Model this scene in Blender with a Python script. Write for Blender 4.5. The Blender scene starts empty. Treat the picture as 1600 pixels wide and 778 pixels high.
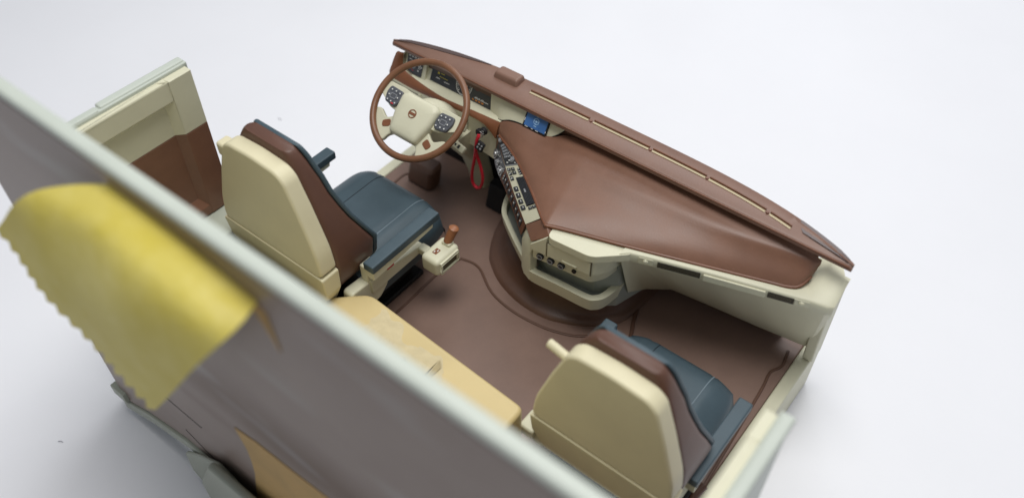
import bpy, bmesh, math, random
from mathutils import Vector, Matrix
random.seed(7)
S = 0.01                      # every length below is in centimetres of the scale model; meshes are built in metres
sc = bpy.context.scene
C = sc.collection

# ---------------------------------------------------------------- camera, light, exposure
cam_d = bpy.data.cameras.new("camera"); cam = bpy.data.objects.new("camera", cam_d); C.objects.link(cam)
CAM_POS = Vector((6.487, -10.688, 13.8))
RX = Vector((0.785470, 0.618899, 0.0)); RY = Vector((-0.457061, 0.580075, 0.674246)); RZ = RX.cross(RY)
m = Matrix((RX, RY, RZ)).transposed().to_4x4(); m.translation = CAM_POS * S
cam.matrix_world = m
cam_d.sensor_width = 36.0; cam_d.lens = 36.0 * 1385 / 1600
cam_d.clip_start = 0.005; cam_d.clip_end = 20
cam_d.dof.use_dof = True; cam_d.dof.focus_distance = 16.2 * S; cam_d.dof.aperture_fstop = 15.5
sc.camera = cam
w = bpy.data.worlds.new("World"); sc.world = w; w.use_nodes = True
bg = w.node_tree.nodes["Background"]; bg.inputs[0].default_value = (0.86, 0.91, 1.0, 1); bg.inputs[1].default_value = 0.30

def area(name, loc, aim, size, power, col):
    d = bpy.data.lights.new(name, 'AREA'); d.shape = 'RECTANGLE'; d.size = size[0] * S; d.size_y = size[1] * S
    d.energy = power; d.color = col
    o = bpy.data.objects.new(name, d); C.objects.link(o); o.location = Vector(loc) * S
    o.rotation_euler = (Vector(aim) - Vector(loc)).to_track_quat('-Z', 'Y').to_euler()
    return o
area("ceiling_lamp", (1.5, -3, 38), (0, -1, 0), (17, 17), 1.0, (1.0, 0.99, 0.97))
area("sheen_lamp", (-6, 30, 34), (0, -2, 1), (32, 26), 0.88, (0.97, 0.985, 1.0))  # unseen soft lamp beyond the dash, added for sheen on level surfaces
sc.view_settings.view_transform = 'Standard'; sc.view_settings.look = 'None'
sc.view_settings.exposure = 0.0; sc.view_settings.gamma = 1.0
sc.cycles.max_bounces = 6; sc.cycles.use_denoising = True

# ---------------------------------------------------------------- materials
def lin(r, g, b):
    f = lambda c: (c / 255 / 12.92) if c / 255 <= 0.04045 else ((c / 255 + 0.055) / 1.055) ** 2.4
    return (f(r), f(g), f(b), 1)

def paint(name, col, rough=0.5, var=0.06, vscale=0.9, bump=0.05, bscale=28, speck=0.0, speck_col=(0.6, 0.5, 0.42, 1), spec=0.4, stretch=(1, 1, 1), rvar=0.10, col2=None, mix_lo=0.35, mix_hi=0.7, coat=0.0):
    m = bpy.data.materials.new(name); m.use_nodes = True
    nt = m.node_tree; n = nt.nodes; l = nt.links; b = n["Principled BSDF"]
    tc = n.new("ShaderNodeTexCoord"); mp = n.new("ShaderNodeMapping"); mp.inputs['Scale'].default_value = tuple(100 * s for s in stretch)
    l.new(tc.outputs['Object'], mp.inputs['Vector'])
    nz = n.new("ShaderNodeTexNoise"); nz.inputs['Scale'].default_value = vscale; nz.inputs['Detail'].default_value = 5; nz.inputs['Roughness'].default_value = 0.62
    l.new(mp.outputs[0], nz.inputs['Vector'])
    c = Vector(col[:3]); lo = c * (1 - var * 1.6); hi = c * (1 + var * 1.2)
    if col2 is not None: hi = Vector(col2[:3])
    rp = n.new("ShaderNodeValToRGB"); rp.color_ramp.elements[0].position = mix_lo; rp.color_ramp.elements[1].position = mix_hi
    rp.color_ramp.elements[0].color = (*lo, 1); rp.color_ramp.elements[1].color = (*hi, 1)
    l.new(nz.outputs['Fac'], rp.inputs[0]); out = rp.outputs[0]
    if speck > 0:
        vn = n.new("ShaderNodeTexNoise"); vn.inputs['Scale'].default_value = 55; vn.inputs['Detail'].default_value = 2
        mp2 = n.new("ShaderNodeMapping"); mp2.inputs['Scale'].default_value = (100, 100, 100); l.new(tc.outputs['Object'], mp2.inputs['Vector'])
        l.new(mp2.outputs[0], vn.inputs['Vector'])
        r2 = n.new("ShaderNodeValToRGB"); r2.color_ramp.elements[0].position = 0.67; r2.color_ramp.elements[1].position = 0.74
        r2.color_ramp.elements[0].color = (0, 0, 0, 1); r2.color_ramp.elements[1].color = (speck, speck, speck, 1)
        l.new(vn.outputs['Fac'], r2.inputs[0])
        mx = n.new("ShaderNodeMix"); mx.data_type = 'RGBA'; l.new(r2.outputs[0], mx.inputs['Factor'])
        l.new(out, mx.inputs['A']); mx.inputs['B'].default_value = speck_col; out = mx.outputs['Result']
    l.new(out, b.inputs['Base Color'])
    mr = n.new("ShaderNodeMapRange"); mr.inputs['To Min'].default_value = max(0.05, rough - rvar); mr.inputs['To Max'].default_value = min(1, rough + rvar)
    l.new(nz.outputs['Fac'], mr.inputs['Value']); l.new(mr.outputs[0], b.inputs['Roughness'])
    b.inputs['Specular IOR Level'].default_value = spec
    b.inputs['Coat Weight'].default_value = coat; b.inputs['Coat Roughness'].default_value = 0.3
    if bump > 0:
        bn = n.new("ShaderNodeTexNoise"); bn.inputs['Scale'].default_value = bscale; bn.inputs['Detail'].default_value = 3
        l.new(tc.outputs['Object'], n.new("ShaderNodeMapping").inputs['Vector'])
        mp3 = [x for x in n if x.type == 'MAPPING'][-1]; mp3.inputs['Scale'].default_value = (100, 100, 100); l.new(mp3.outputs[0], bn.inputs['Vector'])
        bp = n.new("ShaderNodeBump"); bp.inputs['Strength'].default_value = bump; bp.inputs['Distance'].default_value = 0.0002
        l.new(bn.outputs['Fac'], bp.inputs['Height']); l.new(bp.outputs[0], b.inputs['Normal'])
    return m

M = {}
M['paper'] = paint('white_paper', lin(232, 232, 235), 0.75, 0.012, 0.15, 0.05, 14, spec=0.2)
M['brown'] = paint('brown_satin_paint', lin(120, 85, 67), 0.40, 0.07, 1.3, 0.07, 34, speck=0.10, spec=0.45)
M['shelf'] = paint('brown_shelf_paint', lin(122, 92, 78), 0.42, 0.06, 1.1, 0.06, 34, speck=0.08, spec=0.45)
M['floorbrown'] = paint('floor_brown_paint', lin(126, 102, 91), 0.44, 0.06, 0.8, 0.09, 30, speck=0.12, spec=0.4)
M['humpbrown'] = paint('hump_brown_paint', lin(94, 68, 55), 0.42, 0.08, 1.0, 0.06, 30, speck=0.08)
M['edgebrown'] = paint('rubbed_brown_edge', lin(114, 72, 50), 0.42, 0.10, 2.5, 0.05, 30)
M['trim'] = paint('trim_brown', lin(124, 78, 52), 0.42, 0.08, 1.6, 0.05, 30)
M['wheel'] = paint('wheel_tan_brown', lin(122, 82, 56), 0.40, 0.10, 2.2, 0.05, 30, spec=0.5)
M['cream'] = paint('cream_paint', lin(206, 203, 178), 0.46, 0.025, 1.0, 0.05, 32, spec=0.4)
M['seatcream'] = paint('seat_shell_cream', lin(212, 204, 172), 0.46, 0.03, 0.8, 0.04, 30, spec=0.4)
M['sage'] = paint('bare_sage_plastic', lin(184, 190, 180), 0.42, 0.03, 0.8, 0.03, 24, spec=0.45)
M['greyplastic'] = paint('grey_green_plastic', lin(160, 164, 150), 0.5, 0.03, 0.9, 0.04, 24)
M['traygrey'] = paint('tray_grey', lin(150, 154, 146), 0.5, 0.04, 0.9, 0.04, 24)
M['navy'] = paint('navy_satin_paint', lin(65, 81, 89), 0.48, 0.08, 1.2, 0.10, 40, speck=0.05, speck_col=(0.3, 0.34, 0.38, 1), spec=0.4)
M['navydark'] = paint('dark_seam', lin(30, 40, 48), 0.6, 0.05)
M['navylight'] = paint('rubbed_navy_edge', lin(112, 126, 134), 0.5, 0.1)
M['seatbrown'] = paint('seat_brown_paint', lin(94, 65, 53), 0.42, 0.07, 1.0, 0.06, 34, speck=0.06)
M['black'] = paint('matt_black', lin(24, 23, 25), 0.6, 0.1, 1.0, 0.05, 30)
M['decal'] = paint('charcoal_decal', lin(52, 54, 58), 0.35, 0.08, 3.0, 0.0, spec=0.5)
M['podgrey'] = paint('pod_grey', lin(84, 86, 92), 0.4, 0.1, 6.0, 0.0, spec=0.5)
M['joint'] = paint('shadow_gap', lin(96, 88, 68), 0.6, 0.05)
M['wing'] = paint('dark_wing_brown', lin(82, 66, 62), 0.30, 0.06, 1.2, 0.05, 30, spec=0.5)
M['levertan'] = paint('lever_tan', lin(150, 98, 66), 0.42, 0.08)
M['slot'] = paint('slot_cream', lin(186, 172, 140), 0.5, 0.06, 3.0)
M['white'] = paint('white_print', lin(222, 222, 218), 0.5, 0.02)
M['greyprint'] = paint('grey_print', lin(150, 152, 156), 0.5, 0.04)
M['yellowprint'] = paint('yellow_print', lin(206, 190, 70), 0.5, 0.03)
M['orangeprint'] = paint('orange_print', lin(206, 130, 50), 0.5, 0.03)
M['redprint'] = paint('red_print', lin(190, 48, 60), 0.5, 0.03)
M['magentaprint'] = paint('dull_red_print', lin(104, 52, 58), 0.5, 0.03)
M['tealprint'] = paint('teal_print', lin(50, 98, 96), 0.5, 0.03)
M['blue'] = paint('blue_screen_print', lin(66, 110, 170), 0.3, 0.12, 2.0, 0.0, spec=0.5)
M['paleblue'] = paint('pale_blue_print', lin(168, 205, 235), 0.4, 0.03)
M['chrome'] = paint('dull_silver', lin(170, 170, 170), 0.3, 0.08); M['chrome'].node_tree.nodes["Principled BSDF"].inputs['Metallic'].default_value = 0.7
M['redcord'] = paint('red_cord', lin(196, 34, 52), 0.5, 0.12, 9, 0.25, 40)
M['bunk'] = paint('bare_tan_plastic', lin(200, 180, 130), 0.42, 0.03, 0.6, 0.03, 24, spec=0.45)
M['torn'] = paint('torn_paper_residue', lin(198, 184, 148), 0.8, 0.05, 4.0, 0.5, 14, speck=0.25, speck_col=(0.45, 0.38, 0.25, 1), spec=0.15)
M['wall'] = paint('mauve_grey_wall', lin(122, 103, 92), 0.42, 0.04, 0.35, 0.04, 20, spec=0.5, stretch=(0.4, 1, 0.8), col2=lin(148, 134, 125), mix_lo=0.3, mix_hi=0.7)
def wall_marks(m):                  # soft-edged brown horizontal strip and pale scuffs on the grey wall
    nt = m.node_tree; n = nt.nodes; l = nt.links; b = n["Principled BSDF"]; base = b.inputs['Base Color'].links[0].from_socket
    tc = n.new("ShaderNodeTexCoord"); sx = n.new("ShaderNodeSeparateXYZ"); l.new(tc.outputs['Object'], sx.inputs[0])
    nz = n.new("ShaderNodeTexNoise"); nz.inputs['Scale'].default_value = 60; nz.inputs['Detail'].default_value = 3; l.new(tc.outputs['Object'], nz.inputs['Vector'])
    m1 = n.new("ShaderNodeMath"); m1.operation = 'MULTIPLY_ADD'; m1.inputs[1].default_value = 0.006; l.new(nz.outputs['Fac'], m1.inputs[0]); l.new(sx.outputs['Z'], m1.inputs[2])
    m2 = n.new("ShaderNodeMapRange"); m2.inputs['From Min'].default_value = 0.0; m2.inputs['From Max'].default_value = 0.08; l.new(m1.outputs[0], m2.inputs['Value'])
    rp = n.new("ShaderNodeValToRGB"); e = rp.color_ramp.elements; e[0].position = .40; e[0].color = (0, 0, 0, 1); e[1].position = .62; e[1].color = (0, 0, 0, 1)
    for p_, v_ in ((.455, .85), (.50, 1.0), (.55, .5), (.36, .45), (.33, 0)): q = e.new(p_); q.color = (v_, v_, v_, 1)
    l.new(m2.outputs[0], rp.inputs[0])
    mx = n.new("ShaderNodeMix"); mx.data_type = 'RGBA'; l.new(rp.outputs[0], mx.inputs['Factor']); l.new(base, mx.inputs['A']); mx.inputs['B'].default_value = lin(98, 75, 58)
    n2 = n.new("ShaderNodeTexNoise"); n2.inputs['Scale'].default_value = 1.0; mp = n.new("ShaderNodeMapping"); mp.inputs['Scale'].default_value = (28, 50, 95); l.new(tc.outputs['Object'], mp.inputs['Vector']); l.new(mp.outputs[0], n2.inputs['Vector'])
    r2 = n.new("ShaderNodeValToRGB"); r2.color_ramp.elements[0].position = .60; r2.color_ramp.elements[1].position = .74; r2.color_ramp.elements[0].color = (0, 0, 0, 1); r2.color_ramp.elements[1].color = (.55, .55, .55, 1); l.new(n2.outputs['Fac'], r2.inputs[0])
    mz = n.new("ShaderNodeMix"); mz.data_type = 'RGBA'; l.new(r2.outputs[0], mz.inputs['Factor']); l.new(mx.outputs['Result'], mz.inputs['A']); mz.inputs['B'].default_value = lin(166, 164, 162)
    l.new(mz.outputs['Result'], b.inputs['Base Color'])
wall_marks(M['wall'])
M['tape'] = paint('yellow_masking_tape', lin(234, 217, 96), 0.48, 0.05, 0.9, 0.5, 9, spec=0.35, col2=lin(240, 228, 142))
M['tapetan'] = paint('tan_masking_tape', lin(204, 170, 112), 0.6, 0.06, 1.2, 0.25, 18, spec=0.3)
M['dust'] = paint('dust_fibre', lin(160, 160, 166), 0.9, 0.1)
for k_, wt in (('tape', .3), ('tapetan', .2)):      # thin paper tape lets light through
    nt = M[k_].node_tree; b_ = nt.nodes["Principled BSDF"]; tr = nt.nodes.new("ShaderNodeBsdfTranslucent"); mx = nt.nodes.new("ShaderNodeMixShader"); mx.inputs[0].default_value = wt
    nt.links.new(b_.inputs['Base Color'].links[0].from_socket, tr.inputs['Color'])
    nt.links.new(b_.outputs[0], mx.inputs[1]); nt.links.new(tr.outputs[0], mx.inputs[2]); nt.links.new(mx.outputs[0], nt.nodes["Material Output"].inputs['Surface'])

# ---------------------------------------------------------------- mesh helpers
V = Vector
class MB:
    def __init__(s): s.v = []; s.f = []
    def add(s, vs, fs):
        o = len(s.v); s.v += [V(p) for p in vs]; s.f += [tuple(i + o for i in f) for f in fs]; return s
    def hexa(s, p):               # 4 bottom, 4 top corners
        return s.add(p, [(3, 2, 1, 0), (4, 5, 6, 7), (0, 1, 5, 4), (1, 2, 6, 5), (2, 3, 7, 6), (3, 0, 4, 7)])
    def box(s, x0, x1, y0, y1, z0, z1):
        return s.hexa([(x0, y0, z0), (x1, y0, z0), (x1, y1, z0), (x0, y1, z0), (x0, y0, z1), (x1, y0, z1), (x1, y1, z1), (x0, y1, z1)])
    def fbox(s, fr, a0, a1, b0, b1, c0, c1):
        P = fr.p; return s.hexa([P(a0, b0, c0), P(a1, b0, c0), P(a1, b1, c0), P(a0, b1, c0), P(a0, b0, c1), P(a1, b0, c1), P(a1, b1, c1), P(a0, b1, c1)])
    def loft(s, rings, close=True, cap0=True, cap1=True):
        n = len(rings[0]); vs = [p for r in rings for p in r]; fs = []
        for i in range(len(rings) - 1):
            for j in range(n if close else n - 1):
                k = (j + 1) % n; fs.append((i * n + j, i * n + k, (i + 1) * n + k, (i + 1) * n + j))
        if cap0: fs.append(tuple(range(n - 1, -1, -1)))
        if cap1: fs.append(tuple((len(rings) - 1) * n + j for j in range(n)))
        return s.add(vs, fs)
    def prism(s, poly, fr, c0, c1):
        return s.loft([[fr.p(a, b, c0) for a, b in poly], [fr.p(a, b, c1) for a, b in poly]])
    def tube(s, path, r, n=10, closed=False, flat=1.0, up=V((0, 0, 1))):
        path = [V(p) for p in path]; rings = []; N = len(path)
        for i, p in enumerate(path):
            a = path[(i - 1) % N] if (closed or i > 0) else p; b = path[(i + 1) % N] if (closed or i < N - 1) else p
            t = (b - a).normalized(); x = t.cross(up)
            if x.length < 1e-4: x = t.cross(V((0, 1, 0)))
            x.normalize(); y = x.cross(t); rr = r(i / (N - 1)) if callable(r) else r
            rings.append([p + (x * math.cos(q) + y * math.sin(q) * flat) * rr for q in [2 * math.pi * k / n for k in range(n)]])
        if closed: rings.append(rings[0]); return s.loft(rings, cap0=False, cap1=False)
        return s.loft(rings)
    def disc(s, fr, a, b, r, c0, c1, n=18, r1=None, rx=1.0):
        r1 = r if r1 is None else r1
        return s.loft([[fr.p(a + rr * rx * math.cos(q), b + rr * math.sin(q), cc) for q in [2 * math.pi * k / n for k in range(n)]] for rr, cc in ((r, c0), (r1, c1))])
    def ring(s, fr, a, b, r, wd, c0, c1, n=28, q0=0.0, q1=2 * math.pi):
        full = abs(q1 - q0 - 2 * math.pi) < 1e-4; rings = []
        for k in range(n + 1):
            q = q0 + (q1 - q0) * k / n; ca, sa = math.cos(q), math.sin(q)
            rings.append([fr.p(a + ca * rr, b + sa * rr, cc) for rr, cc in ((r - wd / 2, c0), (r + wd / 2, c0), (r + wd / 2, c1), (r - wd / 2, c1))])
        return s.loft(rings, cap0=not full, cap1=not full)
    def grid(s, rows):
        n = len(rows[0]); vs = [p for r in rows for p in r]
        return s.add(vs, [(i * n + j, i * n + j + 1, (i + 1) * n + j + 1, (i + 1) * n + j) for i in range(len(rows) - 1) for j in range(n - 1)])
    def sheet(s, rows, dvec):     # grid with thickness: a closed slab
        n = len(rows[0]); R_ = len(rows); d = dvec if callable(dvec) else (lambda p: V(dvec))
        top = [V(p) for r in rows for p in r]; bot = [p + d(p) for p in top]; o = len(top); fs = []
        for i in range(R_ - 1):
            for j in range(n - 1):
                q = (i * n + j, i * n + j + 1, (i + 1) * n + j + 1, (i + 1) * n + j); fs.append(q); fs.append(tuple(o + k for k in reversed(q)))
        edge = [j for j in range(n)] + [i * n + n - 1 for i in range(1, R_)] + [(R_ - 1) * n + j for j in range(n - 2, -1, -1)] + [i * n for i in range(R_ - 2, 0, -1)]
        for a, b in zip(edge, edge[1:] + edge[:1]): fs.append((b, a, o + a, o + b))
        return s.add(top + bot, fs)
    def build(s, name, mat, parent=None, bevel=0.0, seg=3, smooth=True, angle=38, sub=0, kind=None, label=None, bang=30, local=False):
        me = bpy.data.meshes.new(name); me.from_pydata([tuple(p * S) for p in s.v], [], s.f)
        bm = bmesh.new(); bm.from_mesh(me); bmesh.ops.remove_doubles(bm, verts=bm.verts, dist=1e-7); bmesh.ops.recalc_face_normals(bm, faces=bm.faces)
        if bevel > 0:
            ed = [e for e in bm.edges if len(e.link_faces) == 2 and e.calc_face_angle(0) > math.radians(bang)]
            bmesh.ops.bevel(bm, geom=ed, offset=bevel * S, segments=seg, profile=0.5, affect='EDGES', clamp_overlap=True)
        bm.to_mesh(me); bm.free()
        me.materials.append(M[mat] if isinstance(mat, str) else mat)
        if smooth:
            me.polygons.foreach_set('use_smooth', [True] * len(me.polygons)); me.set_sharp_from_angle(angle=math.radians(angle))
        o = bpy.data.objects.new(name, me); C.objects.link(o)
        if sub: md = o.modifiers.new('sub', 'SUBSURF'); md.levels = sub; md.render_levels = sub
        if bevel > 0: o.modifiers.new('wn', 'WEIGHTED_NORMAL').keep_sharp = True
        if parent is not None:
            o.parent = parent
            if parent.type == 'EMPTY' and not local: o.matrix_parent_inverse = Matrix.Translation(-parent.location)
        if kind: o['kind'] = kind
        if label: o['label'] = label
        return o

class Fr:                          # a local frame on a surface
    def __init__(s, o, u, v, n=None):
        s.o = V(o); s.u = V(u).normalized(); v = V(v); s.n = V(n).normalized() if n is not None else s.u.cross(v).normalized()
        s.v = s.n.cross(s.u).normalized()
    def p(s, a, b, c=0.0): return s.o + s.u * a + s.v * b + s.n * c
XY = Fr((0, 0, 0), (1, 0, 0), (0, 1, 0))

def cr(pts, n):                    # Catmull-Rom resample
    pts = [V(p) for p in pts]; out = []
    P = [2 * pts[0] - pts[1]] + pts + [2 * pts[-1] - pts[-2]]
    segs = len(pts) - 1
    for k in range(n):
        t = k / (n - 1) * segs; i = min(int(t), segs - 1); f = t - i; a, b, c, d = P[i:i + 4]
        out.append(0.5 * ((2 * b) + (c - a) * f + (2 * a - 5 * b + 4 * c - d) * f * f + (3 * b - a - 3 * c + d) * f ** 3))
    return out

class Patch:                       # ruled surface between two curves; details are laid on it by (s, t)
    def __init__(s, c1, c2, flip=False): s.a = cr(c1, 61); s.b = cr(c2, 61); s.sg = -1 if flip else 1
    def at(s, q, t):
        q = min(max(q, 0), 1) * 60; i = min(int(q), 59); f = q - i
        return (s.a[i].lerp(s.a[i + 1], f)).lerp(s.b[i].lerp(s.b[i + 1], f), t)
    def nrm(s, q, t):
        q = min(max(q, 0.02), 0.98); e = 0.01
        return (s.at(q + e, t) - s.at(q - e, t)).cross(s.at(q, 1) - s.at(q, 0)).normalized() * s.sg
    def p(s, q, t, h=0.0): return s.at(q, t) + s.nrm(q, t) * h
    def fr(s, q, t):
        u = (s.at(min(q + .01, 1), t) - s.at(max(q - .01, 0), t)); return Fr(s.at(q, t), u, s.at(q, 0) - s.at(q, 1), s.nrm(q, t))
    def box(s, mb, q0, q1, t0, t1, h0, h1, n=1):
        rings = []
        for k in range(n + 1):
            q = q0 + (q1 - q0) * k / n
            rings.append([s.p(q, t0, h0), s.p(q, t1, h0), s.p(q, t1, h1), s.p(q, t0, h1)])
        return mb.loft(rings)

def empty(name, loc, label, cat, group=None):
    o = bpy.data.objects.new(name, None); C.objects.link(o); o.location = V(loc) * S; o.empty_display_size = 0.01
    o['label'] = label; o['category'] = cat
    if group: o['group'] = group
    return o
def tag(o, label, cat, group=None):
    o['label'] = label; o['category'] = cat
    if group: o['group'] = group
    return o
def rrect(hw, y0, y1, r, z, n=5):  # rounded rectangle ring in the xy plane at height z
    pts = []; r = min(r, hw * .98, (y1 - y0) / 2 * .98)
    for cx, cy, a0 in ((hw - r, y1 - r, 0), (-hw + r, y1 - r, 90), (-hw + r, y0 + r, 180), (hw - r, y0 + r, 270)):
        for k in range(n + 1):
            q = math.radians(a0 + 90 * k / n); pts.append(V((cx + r * math.cos(q), cy + r * math.sin(q), z)))
    return pts
def rpoly(poly, r, n=4):           # round the corners of a 2-D polygon
    out = []; N = len(poly)
    for i in range(N):
        p = V((*poly[i], 0)); a = (V((*poly[i - 1], 0)) - p); b = (V((*poly[(i + 1) % N], 0)) - p)
        d = min(r, a.length * .45, b.length * .45); A = p + a.normalized() * d; B = p + b.normalized() * d
        for k in range(n + 1):
            t = k / n; q = (1 - t) ** 2 * A + 2 * t * (1 - t) * p + t * t * B; out.append((q.x, q.y))
    return out
def interp(tab, z):
    if z <= tab[0][0]: return tab[0][1]
    for (a, b), (c, d) in zip(tab, tab[1:]):
        if z <= c:
            t = (z - a) / (c - a); t = t * t * (3 - 2 * t) * .4 + t * .6; return b + (d - b) * t
    return tab[-1][1]

TZ = -1.3                          # table level (cab floor is z = 0)
# ---------------------------------------------------------------- table
mb = MB(); mb.grid([[(x, y, TZ) for x in range(-150, 151, 50)] for y in range(-150, 151, 50)])
o = mb.build('tabletop', 'paper'); o['kind'] = 'structure'
mb = MB()
for x, y, a, ln in ((-9.78, -.03, .1, .06), (-5.76, -9.18, .5, .05), (-7.27, -.84, .4, .03), (-8.9, -1.2, 1.1, .05), (-3.5, 4.9, .2, .05)):
    mb.tube([(x - ln * math.cos(a), y - ln * math.sin(a), TZ + .012), (x, y + ln * .25, TZ + .02), (x + ln * math.cos(a), y + ln * math.sin(a), TZ + .008)], .007, 5)
o = mb.build('dust_fibres', 'dust'); o['kind'] = 'stuff'; o['label'] = 'tiny grey dust fibres lying on the white paper'; o['category'] = 'dust'

# ---------------------------------------------------------------- cab floor
fl = empty('cab_floor', (0, -3, TZ), 'brown moulded cab floor with cream side sills, under the seats', 'floor')
MB().box(-4.97, 4.64, -7.6, 1.0, -.12, 0).build('floor_mat', 'floorbrown', fl, .03)
MB().box(-5.22, -4.972, -7.6, .95, TZ + .02, .02).build('sill', 'cream', fl, .04)
MB().box(4.642, 4.9, -7.6, .95, TZ + .02, .02).build('sill', 'cream', fl, .04)
MB().box(-4.9, 4.6, -7.5, .95, TZ, -.13).build('floor_underside', 'greyplastic', fl)
MB().box(-4.5, 4.2, .62, .72, .003, 2.42).build('firewall_shade', 'black', fl)  # black panel puts the deep shade under the dash into its colour
# engine hump, stepping up to the dashboard
def hump_ring(f, z, c=(.15, .5)):
    base = [(-2.0, .75), (-1.95, -.3), (-1.58, -1.10), (-1.23, -1.43), (-.85, -1.64), (-.39, -1.77), (0, -1.8), (.4, -1.76), (.8, -1.6), (1.1, -1.42), (1.45, -1.1), (1.62, -.6), (1.7, .75)]
    return [V((c[0] + (x - c[0]) * f, c[1] + (y - c[1]) * f if y < .7 else .75, z)) for x, y, *_ in [tuple(p) for p in cr([(*b, 0) for b in base], 37)]]
mb = MB(); mb.loft([hump_ring(1.035, -.01), hump_ring(1.02, .05), hump_ring(.99, .09), hump_ring(.955, .11), hump_ring(.925, .16), hump_ring(.89, .30), hump_ring(.84, .5), hump_ring(.74, .72), hump_ring(.55, .9)])
mb.build('engine_hump', 'humpbrown', fl, angle=60)
def bead(path, r=.028, mat='humpbrown'): return MB().tube([p + V((0, 0, .004)) for p in cr(path, 40)], r, 8, flat=.8).build('floor_bead', mat, fl)
bead([(-1.98, -1.67, .005), (-1.71, -1.61, .005), (-1.49, -1.64, .005), (-1.28, -1.76, .005), (-1.02, -1.92, .005), (-.69, -2.04, .005), (-.17, -2.1, .005), (.42, -2.05, .005), (.81, -1.94, .005), (1.1, -1.8, .005), (1.4, -1.55, .005)])
bead([(4.60, -5.2, .005), (4.62, -3.3, .005), (4.48, -.9, .005), (4.42, -.35, .005), (4.43, -.2, .005), (4.52, .02, .005), (4.46, .4, .005)][1:])
bead([(-2.05, -4.2, .005), (-2.05, -3.3, .005), (-2.08, -2.3, .005), (-2.02, -1.85, .005), (-1.98, -1.67, .005)])
bead([(-4.5, -2.6, .005), (-4.62, -1.2, .005), (-4.66, -.7, .005), (-4.64, -.48, .005), (-4.5, -.36, .005), (-4.2, -.3, .005)])
bead([(1.98, -1.5, .005), (1.9, -1.15, .005), (1.74, -.8, .005), (1.62, -.4, .005), (1.6, .1, .005)], .04)
bead([(2.3, -4.4, .005), (2.2, -3.0, .005), (2.1, -2.0, .005), (1.98, -1.5, .005)], .015)
# pedals
mb = MB(); mb.loft([rrect(.36, -.22, .2, .12, z) for z in (.15,)] + [rrect(.36, -.22, .2, .12, .55), rrect(.3, -.16, .2, .1, .62)])
for i, p in enumerate(mb.v): mb.v[i] = p + V((-4.15, -.36 + (p.z - .3) * .25, -.1))
mb.build('pedal_block', 'humpbrown', fl, .03)
mb = MB(); mb.loft([rrect(.22, -.12, .12, .05, .0), rrect(.24, -.1, .14, .06, .55)])
for i, p in enumerate(mb.v): mb.v[i] = p + V((-2.35, -.05 + p.z * .3, 0.02))
mb.build('accelerator_pedal', 'black', fl, .02)

# ---------------------------------------------------------------- rear wall and side walls
wl = empty('rear_wall', (0, -7.8, TZ), 'tall mauve-grey rear cab wall with pale rim along its top edge', 'wall')
WF = Fr((0, -7.92, 0), (1, 0, 0), (0, 0, 1), (0, -1, 0))
MB().prism([(-5.2, -.80), (-4.2, -.30), (-2.9, .14), (5.3, .14), (5.3, 7.42), (-5.2, 7.42)], WF, -.18, 0).build('wall_panel', 'wall', wl, .04)
MB().box(-5.24, 5.34, -7.935, -7.735, 7.422, 7.56).build('rim', 'sage', wl, .06, 4)
MB().prism([(-3.4, 1.44), (-2.0, 1.44), (-1.97, 1.47), (-3.4, 1.48)], WF, .001, .004).build('panel_line', 'black', wl)
MB().prism([(-2.75, .62), (-2.3, .40), (-1.9, .30), (-1.9, .33), (-2.3, .44), (-2.73, .65)], WF, .001, .004).build('panel_line', 'black', wl)
MB().prism([(-5.2, -.803), (-5.2, -1.05), (-4.1, -.52), (-2.85, -.1), (5.3, -.1), (5.3, .137), (-2.9, .137), (-4.2, -.303)], WF, -.2, .05).build('lower_rail', 'greyplastic', wl, .03)
MB().prism([(-2.95, -.2), (-3.0, -.85), (-2.6, -1.28), (-1.2, -1.28), (-1.2, .5), (-1.75, .72), (-2.4, .30)], WF, .052, .14).build('bracket', 'greyplastic', wl, .04)
MB().prism([(-2.35, -1.25), (.6, -1.25), (.6, .95), (-1.7, .95), (-2.35, -.3)], WF, .142, .30).build('bracket', 'greyplastic', wl, .06)
MB().prism([(-5.35, -.62), (-5.35, -.35), (-4.95, -.35), (-4.95, -.62)], WF, -.05, .08).build('mounting_tab', 'greyplastic', wl, .02)
MB().box(-5.0, 5.0, -7.735, -7.70, .3, 7.2).build('wall_lining', 'cream', wl, .02)

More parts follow.
